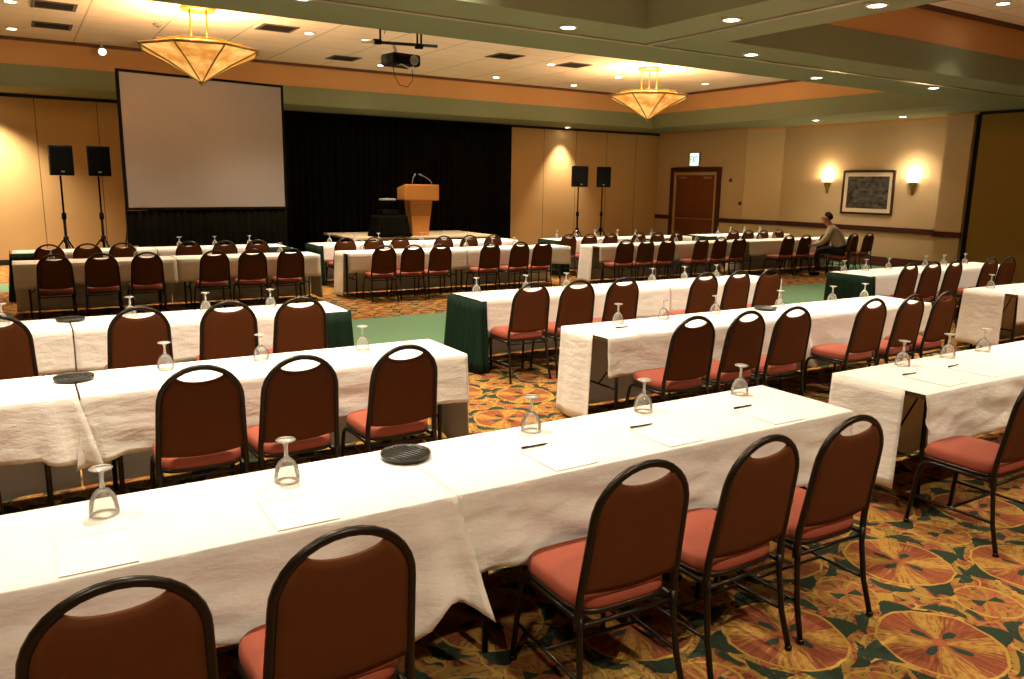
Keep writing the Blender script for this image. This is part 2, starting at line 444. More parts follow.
# ------------------------------------------------------------------ banquet chair
def arch(z, hw=.203, z0=.775, zt=.967):
    """half width of the back at height z"""
    if z <= z0: return hw + (z0 - z) * .045
    u = min(1, (z - z0) / (zt - z0)); return hw * math.sqrt(max(0, 1 - u * u))
def lean(z): return -.205 - max(0, z - .46) * .15
def make_chair():
    t = empty('banquet_chair', (0, 0, 0))
    # seat: rounded cushion
    mb = MB(); n = 36
    def ring(sc, z, dip=0):
        out = []
        for k in range(n):
            a = 2 * PI * k / n; ca, sa = math.cos(a), math.sin(a); e = .42
            x = math.copysign(abs(ca) ** e, ca) * .215 * sc * (1.0 + .03 * sa); y = math.copysign(abs(sa) ** e, sa) * .215 * sc
            out.append((x, y + .005, z))
        return out
    prof = [(.90, .412), (.985, .418), (1.0, .435), (.985, .462), (.93, .478), (.75, .486), (.4, .49), (.02, .49)]
    rows = [ring(s, z) for s, z in prof]; rows = [r + [r[0]] for r in rows]
    mb.grid(rows); mb.build('seat', M['seat'], t)
    pan = MB(); rows = [ring(s, z) for s, z in ((.02, .395), (.96, .395), (1.0, .402), (1.0, .418), (.9, .42))]; pan.grid([r + [r[0]] for r in rows])
    pan.build('seat_pan', M['frame'], t)
    # padded back: outline in x,z with smile-shaped top edge and bottom edge
    zs = []; N = 14
    outl = []
    def half_w(z): return max(.0, arch(z) - .013)
    ztop = .878
    zb = .50
    cols = 13; rowsn = 16
    def pt_(u, w, side):
        # u -1..1 across, w 0..1 upward
        # corners of the top edge touch the frame at z=.90, centre dips to .862
        zc_top = .888 + .036 * u * u
        zc_bot = zb - .02 * (1 - u * u)
        z = zc_bot + (zc_top - zc_bot) * w
        hw = half_w(z)
        x = u * hw
        edge = 1 - max(abs(u), abs(2 * w - 1)) ** 6
        y = lean(z) + (-.008 - .007 * edge if side < 0 else .006 + .022 * edge)
        return (x, y, z)
    bk = MB()
    for side in (-1, 1):
        bk.grid([[pt_(-1 + 2 * i / cols, j / rowsn, side) for i in range(cols + 1)] for j in range(rowsn + 1)])
    for j in (0, rowsn):
        bk.grid([[pt_(-1 + 2 * i / cols, j / rowsn, s) for i in range(cols + 1)] for s in (-1, 1)])
    for u in (-1, 1):
        bk.grid([[pt_(u, j / rowsn, s) for j in range(rowsn + 1)] for s in (-1, 1)])
    bk.build('backrest', M['back'], t)
    # back frame tube: an inverted U
    P = []
    for z in (.36, .42, .48, .55, .62, .69, .775): P.append((arch(z), lean(z), z))
    for k in range(1, 16):
        a = PI * k / 16; z = .775 + .192 * math.sin(a)
        P.append((.203 * math.cos(a), lean(z), z))
    for z in (.775, .69, .62, .55, .48, .42, .36): P.append((-arch(z), lean(z), z))
    MB().tube(P, .0145, 10).build('back_frame', M['frame'], t)
    for s in (-1, 1):
        rear = [(s * .212, -.208, .41), (s * .214, -.212, .33), (s * .222, -.235, .16), (s * .232, -.275, .012)]
        MB().tube(rear, .0125, 8).lathe([(.001, 0), (.016, 0), (.016, .014), (.012, .02)], 8, (s * .232, -.276, 0)).build('leg', M['frame'], t)
        fr = [(s * .206, -.20, .388), (s * .206, 0, .388), (s * .206, .13, .388), (s * .208, .175, .38), (s * .21, .198, .35), (s * .214, .21, .28), (s * .226, .235, .012)]
        MB().tube(fr, .0125, 8).lathe([(.001, 0), (.016, 0), (.016, .014), (.012, .02)], 8, (s * .226, .235, 0)).build('leg', M['frame'], t)
        MB().tube([(s * .222, -.238, .17), (s * .219, .222, .17)], .008, 6).build('stretcher', M['frame'], t)
    MB().tube([(-.205, -.205, .37), (.205, -.205, .37)], .009, 6).build('seat_bar', M['frame'], t)
    MB().tube([(-.218, .0, .17), (.218, .0, .17)], .008, 6).build('stretcher', M['frame'], t)
    return t
chair0 = make_chair(); CH = []
KIDS[chair0.name] = list(chair0.children)

ROWN = {'A': 'nearest row', 'B': 'second-nearest row', 'C': 'row before green carpet', 'D': 'row beyond green carpet', 'E': 'farthest row'}
# (row, block, near table edge y, chair xs)
CHAIRS = [
 ('A', 'left', 2.50, [.12, .685]), ('A', 'middle', 2.50, [1.78, 2.36, 2.92]), ('A', 'right', 2.50, [4.50]),
 ('B', 'left', 4.70, [-.42, .73, 1.23, 1.85]), ('B', 'middle', 4.70, [4.18, 4.73, 5.27, 6.31, 6.88, 7.42]),
 ('C', 'left', 6.88, [-.20, .69, 1.35, 1.91]), ('C', 'middle', 6.88, [4.17, 4.72, 5.30, 6.46, 6.99, 7.52]), ('C', 'right', 6.62, [9.92, 10.45, 10.98, 11.91, 12.40]),
 ('D', 'left', 12.42, [.36, .92, 1.46, 2.35, 2.90, 3.45]), ('D', 'middle', 12.42, [4.98, 5.48, 5.98, 6.93, 7.53, 8.03]), ('D', 'right', 12.2, [9.78, 10.28, 10.84, 11.74, 12.27, 12.85]),
 ('D', 'far right', 12.2, [14.38, 14.95, 15.60, 16.66, 17.23]),
 ('E', 'left', 14.3, [.37, .88, 1.38, 2.34, 2.90, 3.45]), ('E', 'middle', 14.3, [5.0, 5.55, 6.06, 6.98, 7.53, 8.08]), ('E', 'right', 13.95, [9.70, 10.24, 10.80, 11.59, 12.15, 12.7]),
 ('E', 'far right', 13.95, [14.54, 15.06, 15.56, 16.14]),
]
rnd = random.Random(3)
for row, blk, yn, xs in CHAIRS:
    for i, x in enumerate(xs):
        o = place(chair0, CH, (x, yn - .278 + rnd.uniform(-.012, .012), 0), R(rnd.uniform(-2.5, 2.5)))
        if row in 'DE': o.scale = (.95, .95, .935)
        tag(o, f"rust-brown banquet chair, {ORD[i]} from left, {blk} block, {ROWN[row]}", 'chair', f'banquet chairs in the {ROWN[row]}')

# ------------------------------------------------------------------ tables, cloths, skirts
ZT = .745
def make_table(x0, x1, y0, y1, label, group):
    cx, cy = (x0 + x1) / 2, (y0 + y1) / 2
    t = empty('banquet_table', (cx, cy, 0)); hx, hy = (x1 - x0) / 2 - .012, (y1 - y0) / 2 - .012
    MB().box((-hx, -hy, .712), (hx, hy, .738)).build('tabletop', M['table'], t, bevel=.004)
    for sx in (-1, 1):
        for sy in (-1, 1):
            MB().tube([(sx * (hx - .16), sy * (hy - .07), .711), (sx * (hx - .16), sy * (hy - .06), 0)], .014, 8).build('leg', M['steel'], t)
        MB().tube([(sx * (hx - .16), -hy + .065, .30), (sx * (hx - .16), hy - .065, .30)], .009, 6).tube([(sx * (hx - .16), 0, .30), (sx * (hx - .55), 0, .711)], .007, 6).build('leg_brace', M['steel'], t)
    tag(t, label, 'table', group); return t

def pl(pts, u):
    for (a, va), (b, vb) in zip(pts, pts[1:]):
        if u <= b: return va + (vb - va) * max(0, (u - a)) / (b - a)
    return pts[-1][1]
def make_cloth(x0, x1, y0, y1, label, group, res=.05, amp=.012, seed=0, front=.42, back=.02, le=None, re=None, ltail=None, rtail=None, crumple=0.0, fx=None):
    rn = random.Random(seed); ph = rn.uniform(0, 6); k1 = rn.uniform(7, 10); k2 = rn.uniform(17, 23)
    zt = .746; g = .006
    nx = max(8, int((x1 - x0) / res)); xs = [x0 + (x1 - x0) * i / nx for i in range(nx + 1)]
    def fold(x, t, side):
        f = .5 + .5 * math.sin(k1 * x + ph + side + .8 * math.sin(2.1 * x + ph))
        f2 = .5 + .5 * math.sin(k2 * x + 2 * ph)
        return amp * t * (f + .4 * f2) + .012 * t
    def hem(x):
        h = front + .012 * math.sin(2.3 * x + ph) + .008 * math.sin(5.9 * x + ph * 2)
        if rtail and x1 - x < rtail[-1][0]: h = pl(rtail, x1 - x)
        if ltail and x - x0 < ltail[-1][0]: h = pl(ltail, x - x0)
        return h
    def flare(x, t):
        f = 0
        if rtail: f += .10 * t * math.exp(-((x1 - x) / .22) ** 2) * (.65 + .35 * math.cos((x1 - x) * 42))
        if ltail: f += .05 * t * math.exp(-((x - x0) / .2) ** 2) * (.65 + .35 * math.cos((x - x0) * 42))
        return f
    nd = max(5, int(.33 / (res * .9))); rows = []
    nb = max(5, int(.7 / (res * 1.6)))
    for j in range(nb, 0, -1):
        t = j / nb
        rows.append([(x, y1 + g + fold(x, t, 2), zt - .008 - (zt - .008 - back) * t) for x in xs])
    rows.append([(x, y1 + g - .001, zt - .003) for x in xs]); 
    for j in range(0, 7): rows.append([(x, y1 - (y1 - y0) * j / 6, zt + (.0015 * noise.noise((x * 3, j * .8, seed)) if 0 < j < 6 else 0)) for x in xs])
    rows.append([(x, y0 - g + .001, zt - .003) for x in xs])
    for j in range(1, nd + 1):
        t = j / nd; r_ = []
        for x in xs:
            z = zt - .008 - (zt - .008 - hem(x)) * t
            c = crumple * min(1, 3 * t) * (.75 * noise.noise((x * 2.6, z * 10 + x * 2.2, seed + 5)) + .4 * noise.noise((x * 5.5, z * 22 - x * 4, seed + 9)))
            sx = x
            if rtail: sx += .09 * t * math.exp(-((x1 - x) / .15) ** 2)
            if ltail: sx -= .05 * t * math.exp(-((x - x0) / .15) ** 2)
            r_.append((sx, y0 - g - fold(x, t, 0) - flare(x, t) + c - abs(crumple) * .6 * t, z))
        rows.append(r_)
    mb = MB().grid(rows)
    # end drops: (y from, y to, bottom z)
    for e, xe, sg in ((le, x0, -1), (re, x1, 1)):
        if not e: continue
        ya, yb, zb = e; ny = max(6, int((yb - ya) / res)); m = max(8, int((zt - zb) / .06)); rr = []
        for j in range(m + 1):
            t = j / m; q = []
            for i in range(ny + 1):
                v = i / ny; y = ya + (yb - ya) * v
                y += (y - (ya + yb) / 2) * .06 * t
                f = .5 + .5 * math.sin(y * 19 + ph)
                q.append((xe + sg * (.004 + t * (.02 + .03 * f)), y, zt - (zt - zb - .03 * f * (zb > .1)) * t - (0 if j else .0)))
            rr.append(q)
        mb.grid(rr)
    o = mb.build('tablecloth', M['cloth'], solid=.003)
    tag(o, label, 'tablecloth', group); return o

def make_skirt(path, label, res=.02):
    # pleated sheet along a polyline, floor length
    pts = [Vector((*p, 0)) for p in path]; L = [0]
    for a, b in zip(pts, pts[1:]): L.append(L[-1] + (b - a).length)
    n = int(L[-1] / res); rows = []
    def at(s):
        for i in range(len(pts) - 1):
            if s <= L[i + 1] + 1e-6:
                d = (pts[i + 1] - pts[i]).normalized(); p = pts[i] + d * (s - L[i]); return p, Vector((d.y, -d.x, 0))
        return pts[-1], Vector((0, -1, 0))
    for j in range(8):
        t = j / 7; r_ = []
        for i in range(n + 1):
            s = L[-1] * i / n; p, nn = at(s)
            w = (.004 + .022 * t) * (1 + math.sin(2 * PI * s / .11 + .7 * math.sin(s * 9))) + .025 * t
            q = p + nn * w; r_.append((q.x, q.y, .742 - .727 * t))
        rows.append(r_)
    o = MB().grid(rows).build('table_skirt', M['green'], solid=.003)
    tag(o, label, 'table skirt', 'green table skirts'); return o

D_ = .61
# key: (row, label words, x0, x1, y0, cloth kwargs)
TAIL = [(0, .27), (.12, .385), (.22, .20), (.34, .41)]
T2 = [(0, .37), (.1, .40), (.2, .41)]
TABLES = [
 ('A', "nearest row's left", -1.06, 1.3195, 2.50, dict(res=.025, crumple=.026, amp=.03, rtail=TAIL)),
 ('A', "nearest row's middle", 1.3205, 3.70, 2.50, dict(res=.025, crumple=.034, amp=.022)),
 ('A', "nearest row's right", 4.37, 6.75, 2.50, dict(res=.025, crumple=.034, amp=.024, le=(2.62, 3.115, .12))),
 ('B', "second-nearest row's far left", -2.15, .195, 4.70, dict(res=.03, crumple=.010, rtail=T2)),
 ('B', "second-nearest row's left", .205, 2.56, 4.70, dict(res=.03, crumple=.010, ltail=[(0, .36), (.12, .38), (.2, .41)], re=(4.72, 5.30, .04))),
 ('B', "second-nearest row's middle, left half", 3.79, 6.104, 4.70, dict(res=.03, crumple=.010, le=(4.88, 5.31, .03), rtail=[(0, .27), (.06, .30), (.12, .41)])),
 ('B', "second-nearest row's middle, right half", 6.106, 8.12, 4.70, dict(res=.03, crumple=.010)),
 ('B', "second-nearest row's right", 9.72, 12.1, 4.62, dict(res=.04, le=(4.76, 5.24, .10))),
 ('C', "left half, third row", -2.1, .285, 6.88, dict(res=.04, crumple=.004)),
 ('C', "right half, third row", .295, 2.50, 6.88, dict(res=.04, crumple=.004)),
 ('C', "third row's middle, left half", 3.90, 6.45, 6.88, dict(res=.04, crumple=.004)),
 ('C', "third row's middle, right half", 6.46, 8.40, 6.88, dict(res=.04, crumple=.004)),
 ('C', "third row's right, left half", 9.85, 11.90, 6.62, dict(res=.05)),
 ('C', "third row's right, right half", 11.91, 13.6, 6.62, dict(res=.05)),
 ('D', "fourth row's left, left half", -.11, 1.93, 12.42, dict(res=.06)),
 ('D', "fourth row's left, right half", 1.94, 4.08, 12.42, dict(res=.06, re=(12.5, 13.03, .04))),
 ('D', "fourth row's middle, left half", 4.54, 6.75, 12.42, dict(res=.06, le=(12.6, 13.03, .03))),
 ('D', "fourth row's middle, right half", 6.76, 9.02, 12.42, dict(res=.06)),
 ('D', "fourth row's right, left half", 9.55, 11.6, 12.2, dict(res=.06, le=(12.4, 12.81, .03))),
 ('D', "fourth row's right, right half", 11.61, 13.58, 12.2, dict(res=.06)),
 ('D', "fourth row's far right, left half", 13.72, 15.8, 12.2, dict(res=.06, le=(12.42, 12.81, .03))),
 ('D', "fourth row's far right, right half", 15.81, 17.6, 12.2, dict(res=.06)),
 ('E', "farthest row's left, left half", -.11, 1.93, 14.3, dict(res=.08)),
 ('E', "farthest row's left, right half", 1.94, 4.08, 14.3, dict(res=.08)),
 ('E', "farthest row's middle, left half", 4.66, 6.8, 14.3, dict(res=.08)),
 ('E', "farthest row's middle, right half", 6.81, 9.0, 14.3, dict(res=.08)),
 ('E', "farthest row's right, left half", 9.75, 11.8, 13.95, dict(res=.08)),
 ('E', "farthest row's right, right half", 11.81, 13.7, 13.95, dict(res=.08)),
 ('E', "farthest row's far right", 14.2, 17.2, 13.95, dict(res=.08)),
]
NAMEFIX = {"left half, third row": "left half, left block, row before green carpet", "right half, third row": "right half, left block, row before green carpet"}
for i, (row, w, x0, x1, y0, kw) in enumerate(TABLES):
    if w in NAMEFIX: lab = NAMEFIX[w]
    else:
        lab = w.replace("third row's", "pre-carpet row's").replace("fourth row's", "beyond-carpet row's") + ' block'
        if ', ' in w:
            a, b = w.split(', '); a = a.replace("third row's", "row before green carpet,").replace("fourth row's", "row beyond green carpet,")
            lab = f"{b}, {a} block"
    make_table(x0, x1, y0, y0 + D_, f"folding table under white cloth, {lab}", f'banquet tables in the {ROWN[row]}')
    make_cloth(x0, x1, y0, y0 + D_, f"white tablecloth over the {lab}", f'tablecloths in the {ROWN[row]}', seed=i + 1, **kw)
make_skirt([(2.10, 6.845), (2.525, 6.845), (2.525, 7.52)], "dark green pleated skirt on the aisle end of the left row before the green carpet")
make_skirt([(3.865, 7.53), (3.865, 6.845), (3.95, 6.845)], "dark green pleated skirt on the middle block's aisle end, beside the green carpet")
make_skirt([(9.82, 7.25), (9.82, 6.585), (9.95, 6.585)], "dark green pleated skirt on the right block's end, near the picture wall")
make_skirt([(-.14, 14.94), (-.14, 14.262), (.22, 14.262)], "dark green skirt at the left end of the farthest row")
make_skirt([(3.75, 14.262), (4.12, 14.262), (4.12, 14.94)], "dark green skirt right of the left block in the farthest row")
make_skirt([(4.63, 14.94), (4.63, 14.262), (4.75, 14.262)], "dark green skirt at the left end of the farthest row's middle block")
make_skirt([(9.72, 14.6), (9.72, 13.915), (10.05, 13.915)], "dark green skirt at the left end of the farthest row's right block")
make_skirt([(14.17, 14.6), (14.17, 13.915), (14.5, 13.915)], "dark green skirt at the farthest row's last block, before the door")

# ------------------------------------------------------------------ table settings
ZC = .7485
def make_glass():
    t = empty('stemmed_glass', (0, 0, 0))
    outer = [(.046, 0), (.0465, .012), (.045, .03), (.040, .052), (.031, .07), (.019, .082), (.008, .088)]
    inner = [(.007, .081), (.024, .073), (.034, .058), (.038, .035), (.037, .012), (.034, 0)]
    MB().lathe(outer, 20, caps=False).build('bowl', M['glass'], t)
    MB().lathe([(.0001, .084), (.011, .086), (.0075, .097), (.0068, .125), (.011, .144), (.0001, .146)], 12).build('stem', M['glass_highlight'], t)
    MB().lathe([(.0001, .141), (.012, .143), (.03, .148), (.036, .151), (.036, .1535), (.0001, .1545)], 20).build('foot', M['glass_highlight'], t)
    return t
g0 = make_glass(); GU = []; KIDS[g0.name] = list(g0.children)
GL = [
 ('A', "left", [(.17, 2.95), (.81, 2.95)]), ('A', "middle", [(2.0, 3.03), (2.70, 3.03), (3.42, 3.03)]), ('A', "right", [(4.98, 3.03), (5.52, 3.03), (5.98, 3.03)]),
 ('B', "left", [(.70, 5.16), (1.28, 5.16), (1.98, 5.16)]), ('B', "middle", [(4.30, 5.2), (4.82, 5.2), (5.46, 5.2), (6.35, 5.2), (7.16, 5.2), (7.70, 5.2)]), ('B', "right", [(10.05, 5.1)]),
 ('C', "left", [(-.17, 7.35), (.75, 7.35), (1.36, 7.35), (1.93, 7.35)]), ('C', "middle", [(4.12, 7.36), (4.75, 7.36), (5.30, 7.36), (6.6, 7.36), (7.14, 7.36), (7.70, 7.36)]),
 ('C', "right", [(9.95, 7.08), (10.45, 7.08), (11.0, 7.08), (11.95, 7.08), (12.45, 7.08), (13.05, 7.08)]),
 ('D', "left", [(.36, 12.9), (1.46, 12.9), (3.58, 12.9)]), ('D', "middle", [(4.98, 12.9), (5.5, 12.9), (7.0, 12.9), (7.55, 12.9), (8.05, 12.9)]), ('D', "right", [(9.95, 12.68), (10.9, 12.68), (12.0, 12.68), (12.6, 12.68)]),
 ('D', "far right", [(14.6, 12.68), (15.1, 12.68)]),
 ('E', "left", [(2.36, 14.78), (2.95, 14.78), (3.55, 14.78)]), ('E', "middle", [(5.05, 14.78), (5.55, 14.78), (6.05, 14.78), (6.98, 14.78), (7.5, 14.78), (8.05, 14.78)]),
 ('E', "right", [(10.1, 14.42), (10.62, 14.42), (11.15, 14.42), (11.8, 14.42), (12.35, 14.42), (12.85, 14.42)]), ('E', "far right", [(15.05, 14.42), (15.5, 14.42), (16.0, 14.42), (16.6, 14.42)]),
]
for row, blk, pts in GL:
    for i, (x, y) in enumerate(pts):
        o = place(g0, GU, (x, y, ZC), rnd.uniform(0, 6)); o.scale = (1.06, 1.06, 1.1)
        tag(o, f"upturned stemmed glass, {ORD[i]} from left, {blk} block, {ROWN[row]}", 'glass', f'upturned glasses on the {ROWN[row]}')

def make_tray():
    t = empty('serving_tray', (0, 0, 0))
    MB().lathe([(.0001, 0), (.105, 0), (.125, .006), (.131, .02), (.131, .026), (.124, .026), (.119, .012), (.0001, .012)], 40).build('tray_body', M['rubber'], t)
    rb = MB()
    for k in range(-4, 5):
        x = k * .0255; w = math.sqrt(max(0, .117 ** 2 - x * x))
        rb.tube([(x, -w, .017), (x, w, .017)], .0085, 6)
    rb.build('ribs', M['rubber'], t)
    return t
t0 = make_tray(); TU = []; KIDS[t0.name] = list(t0.children)
for (x, y, lab) in ((1.325, 2.975, "round black ribbed tray on the seam of the nearest tables"), (.20, 5.12, "round black ribbed tray on the second-nearest row's left seam"),
                    (.30, 7.33, "round black ribbed tray at the left, on the row before the green carpet"), (6.10, 5.16, "round black ribbed tray on the second-nearest row's middle seam")):
    _t = place(t0, TU, (x, y, ZC), R(20)); _t.scale = (.82, .82, .9); tag(_t, lab, 'tray', 'black round trays on the tables')

def make_pad():
    t = empty('notepad', (0, 0, 0))
    MB().box((-.108, -.14, 0), (.108, .14, .004)).build('sheets', M['paper'], t)
    MB().box((-.108, .128, .0041), (.108, .14, .0055)).build('binding', M['paper'], t)
    return t
def make_pen():
    t = empty('pen', (0, 0, 0))
    MB().tube([(-.07, 0, .005), (.045, 0, .005)], .0045, 8).build('barrel', M['pen'], t)
    MB().tube([(.046, 0, .005), (.058, 0, .005), (.07, 0, .005)], [.0045, .0038, .0012], 8).build('tip', M['pen'], t)
    MB().box((-.072, -.0015, .0095), (-.035, .0015, .011)).build('clip', M['steel'], t)
    return t
p0 = make_pad(); PU = []; KIDS[p0.name] = list(p0.children)
n0 = make_pen(); NU = []; KIDS[n0.name] = list(n0.children)
PADS = [('A', 'left', 2.645, [(.12, 0), (.76, 0)]), ('A', 'middle', 2.655, [(1.895, 1), (2.52, 1), (3.23, 1)]), ('A', 'right', 2.68, [(4.78, 1), (5.28, 1)]),
        ('B', 'middle', 4.84, [(4.2, 1), (4.75, 0), (5.3, 0), (6.35, 0), (6.9, 0), (7.45, 0)])]
for row, blk, y, L in PADS:
    for i, (x, pen) in enumerate(L):
        tag(place(p0, PU, (x, y, ZC), R(rnd.uniform(-1.5, 1.5))), f"white notepad, {ORD[i]} from left, {blk} block, {ROWN[row]}", 'notepad', 'notepads at the places')
        if pen:
            tag(place(n0, NU, (x - .01, y + (.165 if row == 'A' else .17), ZC), R(rnd.uniform(-4, 4))), f"black pen above {ORD[i]} notepad, {blk} block, {ROWN[row]}", 'pen', 'pens at the places')

# ------------------------------------------------------------------ stage side
cu = MB(); rows = []
xs = [2.6 + (12.45 - 2.6) * i / 420 for i in range(421)]
for j in range(9):
    z = .02 + (3.56 - .02) * j / 8
    rows.append([(x, 20.22 + .045 * math.sin(x * 2 * PI / .19 + .9 * math.sin(x * 3.1)) * (1 - .25 * j / 8) + .015 * math.sin(x * 41), z) for x in xs])
cu.grid(rows); c = cu.build('stage_curtain', M['black_cloth'], solid=.006)
tag(c, 'black pleated drape across the back wall behind the stage', 'curtain')
st = empty('stage_platform', (8.65, 19.0, 0))
MB().box((-1.95, -1.05, .55), (1.95, 1.05, .60)).build('deck', M['stage'], st, bevel=.006)
sk = MB(); pts = [(-1.95, 1.05), (-1.95, -1.05), (1.95, -1.05), (1.95, 1.05)]
rows = []
for j in range(3):
    r_ = []
    for (ax, ay), (bx, by) in zip(pts, pts[1:]):
        n = int(math.hypot(bx - ax, by - ay) / .03)
        for i in range(n): r_.append((ax + (bx - ax) * i / n + .01 * math.sin(i * 1.6), ay + (by - ay) * i / n + .01 * math.sin(i * 1.6), .015 + .53 * j / 2))
    rows.append(r_)
sk.grid(rows); sk.build('valance', M['black_cloth'], st, solid=.004)
lg = [(-1.8, -.85), (1.8, -.85), (-1.8, .85), (1.8, .85)]
for x, y in lg: MB().tube([(x, y, 0), (x, y, .55)], .025, 8).build('leg', M['steel'], st)
tag(st, 'low stage platform with tan deck in front of the black drape', 'stage')

# lectern
le = empty('lectern', (8.58, 18.35, .60), R(-6)); le.scale = (.9, .9, 1)
def frustum(mb, a, b, z0, z1):
    (ax, ay0, ay1), (bx, by0, by1) = a, b
    vs = [(-ax, ay0, z0), (ax, ay0, z0), (ax, ay1, z0), (-ax, ay1, z0), (-bx, by0, z1), (bx, by0, z1), (bx, by1, z1), (-bx, by1, z1)]
    mb.add(vs, [(3, 2, 1, 0), (4, 5, 6, 7), (0, 1, 5, 4), (1, 2, 6, 5), (2, 3, 7, 6), (3, 0, 4, 7)]); return mb
frustum(MB(), (.235, -.235, .2), (.235, -.235, .2), .0, .085).build('base', M['oak'], le, bevel=.01)
frustum(MB(), (.235, -.21, .19), (.33, -.25, .24), .085, .875).build('body', M['oak'], le, bevel=.012)
vs = MB()
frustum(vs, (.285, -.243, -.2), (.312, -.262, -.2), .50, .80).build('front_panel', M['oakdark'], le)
top = MB()
vsx = [(-.5, -.34, .875), (.5, -.34, .875), (.5, .34, .875), (-.5, .34, .875), (-.5, -.34, 1.27), (.5, -.34, 1.27), (.5, .34, 1.18), (-.5, .34, 1.18)]
top.add(vsx, [(3, 2, 1, 0), (4, 5, 6, 7), (0, 1, 5, 4), (1, 2, 6, 5), (2, 3, 7, 6), (3, 0, 4, 7)]).build('top', M['oak'], le, bevel=.03)
tag(le, 'honey-coloured wooden lectern with tapering body on the stage', 'lectern')
for i, (x0, x1, x2, lab) in enumerate(((-.18, -.14, -.08, 'left gooseneck microphone rising from the lectern top'), (.36, .22, .08, 'right gooseneck microphone bending in over the lectern top'))):
    mc = empty('gooseneck_microphone', (8.58 + x0, 18.30, .60 + 1.262))
    MB().lathe([(.0001, 0), (.03, 0), (.03, .012), (.01, .02), (.0001, .02)], 12).build('base', M['black'], mc)
    d = x1 - x0; e = x2 - x0
    MB().tube([(0, 0, .02), (d * .3, 0, .10), (d, .02, .17), (e * .85, .04, .22)], .011, 8).build('neck', M['grey'], mc)
    MB().tube([(e * .85, .04, .22), (e * 1.05, .05, .245), (e * 1.2, .06, .255)], [.018, .022, .014], 10).build('head', M['grey'], mc)
    tag(mc, lab, 'microphone', 'microphones on the lectern')

# black-draped cart with a monitor beside the lectern
ct = empty('draped_table', (7.74, 18.2, .60))
MB().box((-.38, -.25, .46), (.38, .25, .50)).build('tabletop', M['black'], ct)
rows = []
N = 120
for j in range(8):
    t = j / 7; r_ = []
    for i in range(N + 1):
        a = 2 * PI * i / N; e = .35
        x = math.copysign(abs(math.cos(a)) ** e, math.cos(a)) * (.40 + .07 * t); y = math.copysign(abs(math.sin(a)) ** e, math.sin(a)) * (.27 + .07 * t)
        w = 1 + .05 * t * math.sin(i * 2 * PI / 9)
        r_.append((x * w, y * w, .515 - .505 * t))
    rows.append(r_)
rows.insert(0, [(p[0] * .05, p[1] * .05, .517) for p in rows[0]])
MB().grid(rows).build('drape', M['black_cloth'], ct, solid=.004)
tag(ct, 'small table under a black drape on the stage left of the lectern', 'table')
mo = empty('overhead_projector', (7.70, 18.2, 1.125))
MB().box((-.2, -.17, 0), (.2, .17, .13)).build('body', M['black'], mo, bevel=.015)
MB().tube([(.0, .15, .13), (.0, .15, .36)], .015, 8).build('post', M['black'], mo)
MB().box((-.12, .05, .15), (.1, .16, .34)).build('lamp_box', M['black'], mo, bevel=.02)
MB().lathe([(.0001, 0), (.19, .0), (.215, .02), (.2, .045), (.0001, .06)], 24, (0, 0, .345)).build('head', M['grey'], mo)
tag(mo, 'dark presentation device with grey top on the black-draped table', 'projector')

# front-projection screen, turned slightly
sc = empty('projection_screen', ((1.76 + 4.94) / 2, 16.86, 0), math.atan2(.66, 3.2))
w2 = 1.64
MB().box((-w2 + .05, -.006, 1.36), (w2 - .05, .006, 3.80)).build('fabric', M['screen'], sc)
fr = MB()
fr.box((-w2, -.02, 1.31), (w2, .02, 1.36)).box((-w2, -.02, 3.80), (w2, .02, 3.85)).box((-w2, -.02, 1.36), (-w2 + .05, .02, 3.80)).box((w2 - .05, -.02, 1.36), (w2, .02, 3.80))
fr.build('border', M['black'], sc, bevel=.004)
rows = []
for j in range(4):
    rows.append([(-w2 + .01 + 2 * (w2 - .01) * i / 160, .03 + .02 * math.sin(i * .9), .02 + 1.28 * j / 3) for i in range(161)])
MB().grid(rows).build('dress_skirt', M['black_cloth'], sc, solid=.004)
for s in (-1, 1):
    MB().tube([(s * (w2 - .03), .07, 0), (s * (w2 - .03), .07, 3.7)], .022, 8).tube([(s * (w2 - .03), .07, 0), (s * (w2 - .03), .6, 0.0)], .02, 8).tube([(s * (w2 - .03), .55, .02), (s * (w2 - .03), .08, 1.0)], .015, 8).build('leg', M['steel'], sc)
tag(sc, 'large blank pinkish-grey projection screen with black border, left of stage', 'projection screen')

# loudspeakers on tripod stands
def make_stand(h):
    t = empty('speaker_stand', (0, 0, 0))
    MB().tube([(0, 0, .22), (0, 0, 1.15)], .026, 10).build('lower_tube', M['black'], t)
    MB().tube([(0, 0, 1.15), (0, 0, h)], .018, 10).build('pole', M['black'], t)
    MB().lathe([(.026, 1.08), (.042, 1.09), (.042, 1.2), (.02, 1.22)], 12).build('collar', M['black'], t)
    MB().lathe([(.026, .62), (.048, .63), (.048, .74), (.026, .76)], 12).build('hub', M['black'], t)
    for k in range(3):
        a = 2 * PI * k / 3 + .35; c_, s_ = math.cos(a), math.sin(a)
        MB().tube([(.04 * c_, .04 * s_, .69), (.56 * c_, .56 * s_, .015)], .016, 8).tube([(.03 * c_, .03 * s_, .28), (.30 * c_, .30 * s_, .34)], .01, 6).build('leg', M['black'], t)
    return t
def make_speaker(w, d, h):
    t = empty('loudspeaker', (0, 0, 0))
    poly = [(-w / 2, -d / 2), (w / 2, -d / 2), (w * .33, d / 2), (-w * .33, d / 2)]
    MB().prism(poly, 0, h).build('cabinet', M['black'], t, bevel=.015)
    gr = MB().box((-w / 2 + .02, -d / 2 - .012, .03), (w / 2 - .02, -d / 2 - .001, h - .03)).build('grille', M['black'], t, bevel=.004)
    MB().box((-.03, -d / 2 - .016, .06), (.03, -d / 2 - .0125, .085)).build('badge', M['grey'], gr)
    
    return t
st0 = make_stand(1.93); SU = []; KIDS[st0.name] = list(st0.children)
